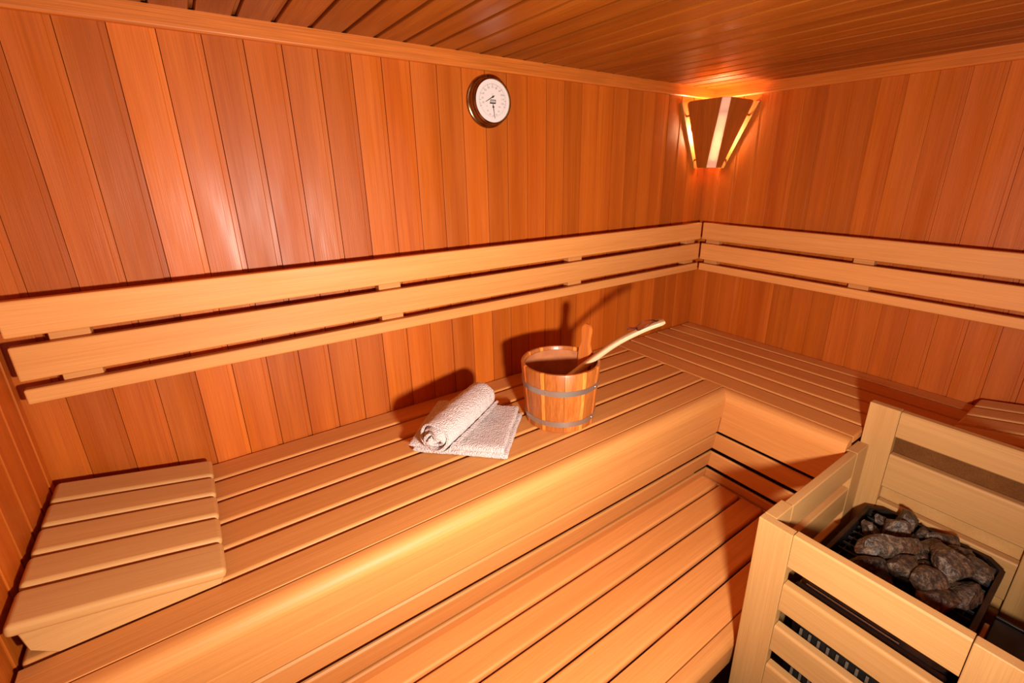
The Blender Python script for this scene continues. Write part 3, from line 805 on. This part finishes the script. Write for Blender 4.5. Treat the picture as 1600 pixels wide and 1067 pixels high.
# ------------------------------------------------------------------ bucket
BC = Vector((-1.270, -0.392, ZB)); HB = 0.214; RB, RT = 0.118, 0.1355
bk = thing('sauna_bucket', BC, 'wooden stave bucket with two steel hoops on the back bench', 'bucket')
def rad(z): return RB + (RT - RB) * z / HB
NS = 20
rs_ = random.Random(3)
NARROW = {1, 4, 6, 9, 11, 14, 16, 19}
bnd = [0.0]
for i in range(NS): bnd.append(bnd[-1] + (rs_.uniform(0.22, 0.42) if i in NARROW else rs_.uniform(1.1, 1.6)))
bnd = [b / bnd[-1] * 2 * pi for b in bnd]
ww = 0.011
HANDLE = min(range(NS), key=lambda i: abs(((bnd[i] + bnd[i + 1]) / 2 + pi - radians(4)) % (2 * pi) - pi))
for i in range(NS):
    a0, a1 = bnd[i] + .004, bnd[i + 1] - .004
    am = (a0 + a1) / 2
    bm = bmesh.new(); n = 4
    zs = [0.0, 0.0025, 0.10, HB - .004, HB]
    cols = []
    for side in (0, 1):                      # outer, inner
        for zi, zz in enumerate(zs):
            r = rad(zz) - (ww if side else 0)
            if zi in (0, 4): r += (-.0025 if not side else .0015)
            cols.append([bm.verts.new((r * cos(a0 + (a1 - a0) * k / n), r * sin(a0 + (a1 - a0) * k / n), zz)) for k in range(n + 1)])
    O, I = cols[:5], cols[5:]
    for rows, rev in ((O, 0), (I, 1)):
        for p, q in zip(rows, rows[1:]):
            for k in range(n): bm.faces.new((p[k], p[k + 1], q[k + 1], q[k]))
    for k in range(n):
        bm.faces.new((O[0][k], I[0][k], I[0][k + 1], O[0][k + 1])); bm.faces.new((O[4][k], O[4][k + 1], I[4][k + 1], I[4][k]))
    for p in range(4):
        bm.faces.new((O[p][0], O[p + 1][0], I[p + 1][0], I[p][0])); bm.faces.new((O[p][n], I[p][n], I[p + 1][n], O[p + 1][n]))
    # make local X vertical for the grain
    Rm = Matrix.Rotation(radians(90), 4, 'Y')
    bmesh.ops.transform(bm, matrix=Rm, verts=bm.verts)
    tone = rs_.choice((0.84, 0.92, 1.0, 1.08, 1.25))
    if i in NARROW: tone = 2.2
    link('stave', mesh_from_bm(bm, 'stave'), M_STAVE, bk, mtx=Matrix.Translation(BC) @ Rm.inverted(), color=(tone, rs_.random(), rs_.uniform(.4, .95), 1))
# handle stave: a taller stave at the right side with a rounded head
def outline_solid(name, pts, th, mat, parent, mtx, color):
    bm = bmesh.new(); n = len(pts)
    a = [bm.verts.new((x, y, 0)) for x, y in pts]; b = [bm.verts.new((x, y, th)) for x, y in pts]
    for i in range(n): bm.faces.new((a[i], a[(i + 1) % n], b[(i + 1) % n], b[i]))
    fa = bm.faces.new(a); fb = bm.faces.new(b)
    bmesh.ops.recalc_face_normals(bm, faces=bm.faces)
    bmesh.ops.bevel(bm, geom=[ed for ed in bm.edges if ed.is_boundary is False and abs(ed.verts[0].co.z - ed.verts[1].co.z) < 1e-6], offset=0.0025, segments=2, affect='EDGES')
    return link(name, mesh_from_bm(bm, name, 40), mat, parent, mtx=mtx, color=color)
half = [(0.130, 0.028), (0.205, 0.029), (0.222, 0.028), (0.236, 0.0215), (0.246, 0.0175), (0.268, 0.0185), (0.288, 0.0215), (0.302, 0.0205), (0.311, 0.0145), (0.315, 0.006)]
pts = half + [(x, -y) for x, y in reversed(half)]
ha = radians(2)
hx = Vector((cos(ha) * .075, sin(ha) * .075, 1)).normalized()
tag(outline_solid('handle_stave', pts, 0.014, M_STAVE, bk, fr(BC + Vector((cos(ha), sin(ha), 0)) * (rad(0) - ww - .0010), hx, (-sin(ha), cos(ha), 0)), (1.45, .45, .3, 1)), 'tall stave with a rounded grip')
for zc, hh in ((0.147, 0.0195), (0.032, 0.0195)):
    r0, r1 = rad(zc - hh / 2) + .0002, rad(zc + hh / 2) + .0002
    hoop = link('hoop', lathe('hoop', [(r0, zc - hh / 2), (r0 + .0018, zc - hh / 2), (r1 + .0018, zc + hh / 2), (r1, zc + hh / 2)], 64, 30, True), M_STEEL, bk, loc=BC)
    for an in (-152, -78 + 8, -12):
        a = radians(an); 
        vv = lathe('rivet', [(0, .0025), (.0022, .002), (.0032, .0006), (.0034, 0)], 12)
        link('rivet', vv, M_RIVET, hoop, mtx=fr(BC + Vector((cos(a), sin(a), 0)) * (rad(zc) + .0018) + Vector((0, 0, zc)), (-sin(a), cos(a), 0), (0, 0, 1)))
link('liner', lathe('liner', [(0, .016), (RB - ww - .004, .016), (RB - ww - .001, .02), (rad(HB - .012) - ww - .001, HB - .012), (rad(HB - .012) - ww - .003, HB - .012), (RB - ww - .003, .0205), (RB - ww - .005, .018), (0, .018)], 64, 40), M_LINER, bk, loc=BC)

# ------------------------------------------------------------------ ladle
ld = thing('ladle', (-1.155, -0.46, ZB + 0.222), 'pale wooden ladle leaning in the bucket, handle out to the right', 'ladle')
path = catmull([(-1.315, -0.345, ZB + .060), (-1.235, -0.400, ZB + .142), (-1.158, -0.4605, ZB + .226), (-1.105, -0.500, ZB + .276), (-1.045, -0.545, ZB + .318), (-0.990, -0.586, ZB + .347)], 7)
bm = bmesh.new(); rings = []
N = len(path)
for i, p in enumerate(path):
    t = (path[min(i + 1, N - 1)] - path[max(i - 1, 0)]).normalized(); s = i / (N - 1)
    side = t.cross(Vector((0, 0, 1))).normalized(); upv = side.cross(t).normalized()
    hw = 0.0150 + 0.0070 * max(0, (s - .45) / .55) ** 1.2 + (0.002 if s < .3 else 0); hh = 0.0100 - .0025 * s
    if i == N - 1: hw *= .8; hh *= .7
    ring_ = []
    for k in range(12):
        a = 2 * pi * k / 12
        ca, sa = cos(a), sin(a)
        ring_.append(bm.verts.new(p + side * hw * math.copysign(abs(ca) ** .42, ca) + upv * hh * math.copysign(abs(sa) ** .5, sa)))
    rings.append(ring_)
for a, b in zip(rings, rings[1:]):
    for k in range(12): bm.faces.new((a[k], a[(k + 1) % 12], b[(k + 1) % 12], b[k]))
bm.faces.new(rings[0]); bm.faces.new(rings[-1])
LM = fr((-1.155, -0.46, ZB + .222), Vector((.165, -.126, .125)), Vector((.126, .165, 0)))
bmesh.ops.transform(bm, matrix=LM.inverted(), verts=bm.verts)
link('handle', mesh_from_bm(bm, 'handle', 50), M_LADLE, ld, mtx=LM, color=(1.02, .3, .15, 1))
bm_me = lathe('bowl', [(0, 0), (.022, .002), (.033, .012), (.037, .03), (.0375, .034), (.034, .034), (.032, .03), (.028, .014), (.018, .006), (0, .005)], 32)
link('bowl', bm_me, M_LADLE, ld, mtx=Matrix.Translation((-1.322, -0.340, ZB + .022)), color=(.95, .5, .2, 1))
# hanging cord near the end of the handle
hole = Vector((-1.005, -0.575, ZB + .3395)); t = Vector((.165, -.126, .085)).normalized()
side = t.cross(Vector((0, 0, 1))).normalized(); upv = side.cross(t)
top = upv * .0112
kn = hole - t * .068 - Vector((0, 0, .0065))
bm = bmesh.new()
tube_bm(bm, catmull([hole + top * .2, hole - t * .012 + top * 1.15 - side * .008, hole - t * .042 + top * 1.35 - side * .021, kn + top * 1.25 - side * .012], 6), .0018, 6)
tube_bm(bm, catmull([hole + top * .3, hole - t * .012 + top * 1.15 + side * .009, hole - t * .04 + top * 1.1 + side * .020 - Vector((0, 0, .002)), kn + top * 1.05 + side * .014, kn + top * 1.25 - side * .012], 6), .0018, 6)
tube_bm(bm, catmull([kn + top * 1.15 - side * .010, kn - t * .018 + top * 1.6 - side * .018, kn - t * .032 + top * 2.2 - side * .022], 5), .0018, 6)
tube_bm(bm, catmull([kn + top * 1.15 - side * .010, kn - t * .014 + top * 1.0 - side * .020, kn - t * .030 + top * 1.2 - side * .026], 5), .0018, 6)
bmesh.ops.create_uvsphere(bm, u_segments=8, v_segments=6, radius=.0032, matrix=Matrix.Translation(kn + top * 1.2 - side * .010))
bmesh.ops.translate(bm, vec=-hole, verts=bm.verts)
tag(link('cord', mesh_from_bm(bm, 'cord', 60), M_CORD, ld, loc=hole), 'dark red leather hanging loop')
bm = bmesh.new(); tube_bm(bm, [hole + upv * .0070, hole + upv * .0088], .0042, 14)
bmesh.ops.translate(bm, vec=-hole, verts=bm.verts)
link('hole', mesh_from_bm(bm, 'hole', None), M_INK, ld, loc=hole)

# ------------------------------------------------------------------ towels
def fuzz(bm, amp, sc, seed):
    bm.normal_update()
    for v in bm.verts:
        v.co += v.normal * amp * noise.noise(v.co * sc + Vector((seed, seed * 2, 0)))
# folded towel: a strip folded over itself (two wraps), seen as layered edges on the right
def towel_slab(z0, ox, oy, th, lx, wy, rx, ry, seed):
    """soft slab; rx = rounding at the left (-x) edge, ry at the front (-y) edge"""
    bm = bmesh.new(); n = 64
    def axis(length, r0):
        fr_ = [0, .0008, .002, .004, .007, .011, .016, .022, .030]
        inner = [.030 + (length - .060) * i / n for i in range(1, n)]
        return fr_ + inner + [length - v for v in reversed(fr_)]
    X, Y = axis(lx, rx), axis(wy, ry)
    def edge(d, r):
        return 1.0 if d >= r else math.sqrt(max(0.0, 1 - (1 - d / r) ** 2))
    def P(x, y, top):
        g = edge(x, rx) * edge(lx - x, .006) * edge(y, ry) * edge(wy - y, .006)
        q = Vector((x - lx / 2 + ox, y - wy / 2 + oy, 0))
        sag = 0.004 * noise.noise(Vector((x * 9, y * 9, seed))) + 0.0016 * noise.noise(Vector((x * 30, y * 12, seed + 5)))
        z = z0 + th / 2 + (th / 2 * g + sag * g if top else -th / 2 * g)
        q.x += 0.004 * noise.noise(Vector((y * 14, seed, 1))); q.y += 0.004 * noise.noise(Vector((x * 12, seed, 7)))
        q.z = z
        return q
    A = [[bm.verts.new(P(x, y, True)) for y in Y] for x in X]
    B = [[bm.verts.new(P(x, y, False)) for y in Y] for x in X]
    nx, ny = len(X), len(Y)
    for i in range(nx - 1):
        for j in range(ny - 1):
            bm.faces.new((A[i][j], A[i + 1][j], A[i + 1][j + 1], A[i][j + 1])); bm.faces.new((B[i][j], B[i][j + 1], B[i + 1][j + 1], B[i + 1][j]))
    for i in range(nx - 1):
        bm.faces.new((A[i][0], B[i][0], B[i + 1][0], A[i + 1][0])); bm.faces.new((A[i][-1], A[i + 1][-1], B[i + 1][-1], B[i][-1]))
    for j in range(ny - 1):
        bm.faces.new((A[0][j], A[0][j + 1], B[0][j + 1], B[0][j])); bm.faces.new((A[-1][j], B[-1][j], B[-1][j + 1], A[-1][j + 1]))
    bmesh.ops.remove_doubles(bm, verts=bm.verts, dist=2e-5)
    bmesh.ops.recalc_face_normals(bm, faces=bm.faces)
    fuzz(bm, .0012, 160, seed)
    return bm
ft = thing('folded_towel', (-1.592, -0.312, ZB), 'white terry towel folded flat on the back bench under the rolled towel', 'towel')
fa = math.atan2(-0.216, 0.221)        # front edge direction
FM = Matrix.Translation((-1.592, -0.312, ZB)) @ Matrix.Rotation(fa, 4, 'Z')
for z0, th_, ox, oy, lx, wy, rx, ry in ((0.002, .019, .007, .004, .298, .262, .010, .010), (0.0215, .0245, -.004, 0.0, .296, .272, .020, .020)):
    link('fold', mesh_from_bm(towel_slab(z0, ox, oy, th_, lx, wy, rx, ry, z0 * 300), 'fold', 60), M_TOWEL, ft, mtx=FM)
# rolled towel: spiral sheet
A0, A1 = Vector((-1.752, -0.418, 0)), Vector((-1.500, -0.262, 0))
ax = (A1 - A0).normalized(); RL = (A1 - A0).length
rt = thing('rolled_towel', ((A0 + A1) / 2 + Vector((0, 0, ZB + .0485))), 'white terry towel rolled up on top of the folded towel', 'towel')
RR = 0.053
bm = bmesh.new()
turns, nseg, nl = 3.6, 110, 36
perp = Vector((-ax.y, ax.x, 0))
rows = []
for i in range(nseg + 1):
    s = i / nseg; a = -s * turns * 2 * pi + 1.0
    r = 0.006 + (RR - 0.006) * s
    row_o = []; row_i = []
    for k in range(nl + 1):
        u = k / nl; x = (u - .5) * RL
        # telescoped ends
        x += 0.034 * (1 - s) * (1 if u > .5 else 1) * (abs(u - .5) * 2) ** 3 * (-0.6 if u < .5 else -0.9)
        if u < .5: x += 0.022 * noise.noise(Vector((s * 11, 0, 4))) * (abs(u - .5) * 2) ** 3
        bulge = 1 + 0.05 * sin(pi * u)
        ee = min(u, 1 - u) * RL
        rnd_ = 1 - (0.35 * (1 - ee / .012) ** 2 if ee < .012 else 0)
        c2, s2 = cos(a), sin(a)
        squash = 0.93
        th_o = 0.0050 * rnd_
        for sgn, row in ((1, row_o), (-1, row_i)):
            q = r * bulge + sgn * th_o
            row.append(bm.verts.new(Vector((x, q * c2 * 1.05, q * s2 * squash))))
    rows.append((row_o, row_i))
for (o0, i0), (o1, i1) in zip(rows, rows[1:]):
    for k in range(nl):
        bm.faces.new((o0[k], o0[k + 1], o1[k + 1], o1[k])); bm.faces.new((i0[k], i1[k], i1[k + 1], i0[k + 1]))
    bm.faces.new((o0[0], o1[0], i1[0], i0[0])); bm.faces.new((o0[nl], i0[nl], i1[nl], o1[nl]))
for o_, i_ in (rows[0], rows[-1]):
    for k in range(nl): bm.faces.new((o_[k], i_[k], i_[k + 1], o_[k + 1]))
bmesh.ops.recalc_face_normals(bm, faces=bm.faces)
fuzz(bm, .0022, 45, 1); fuzz(bm, .0013, 140, 5)
zm = min(v.co.z for v in bm.verts)
bmesh.ops.translate(bm, vec=(0, 0, -zm), verts=bm.verts)
link('roll', mesh_from_bm(bm, 'roll', 60), M_TOWEL, rt, mtx=fr((A0 + A1) / 2 + Vector((0, 0, ZB + .0465)), ax, perp))
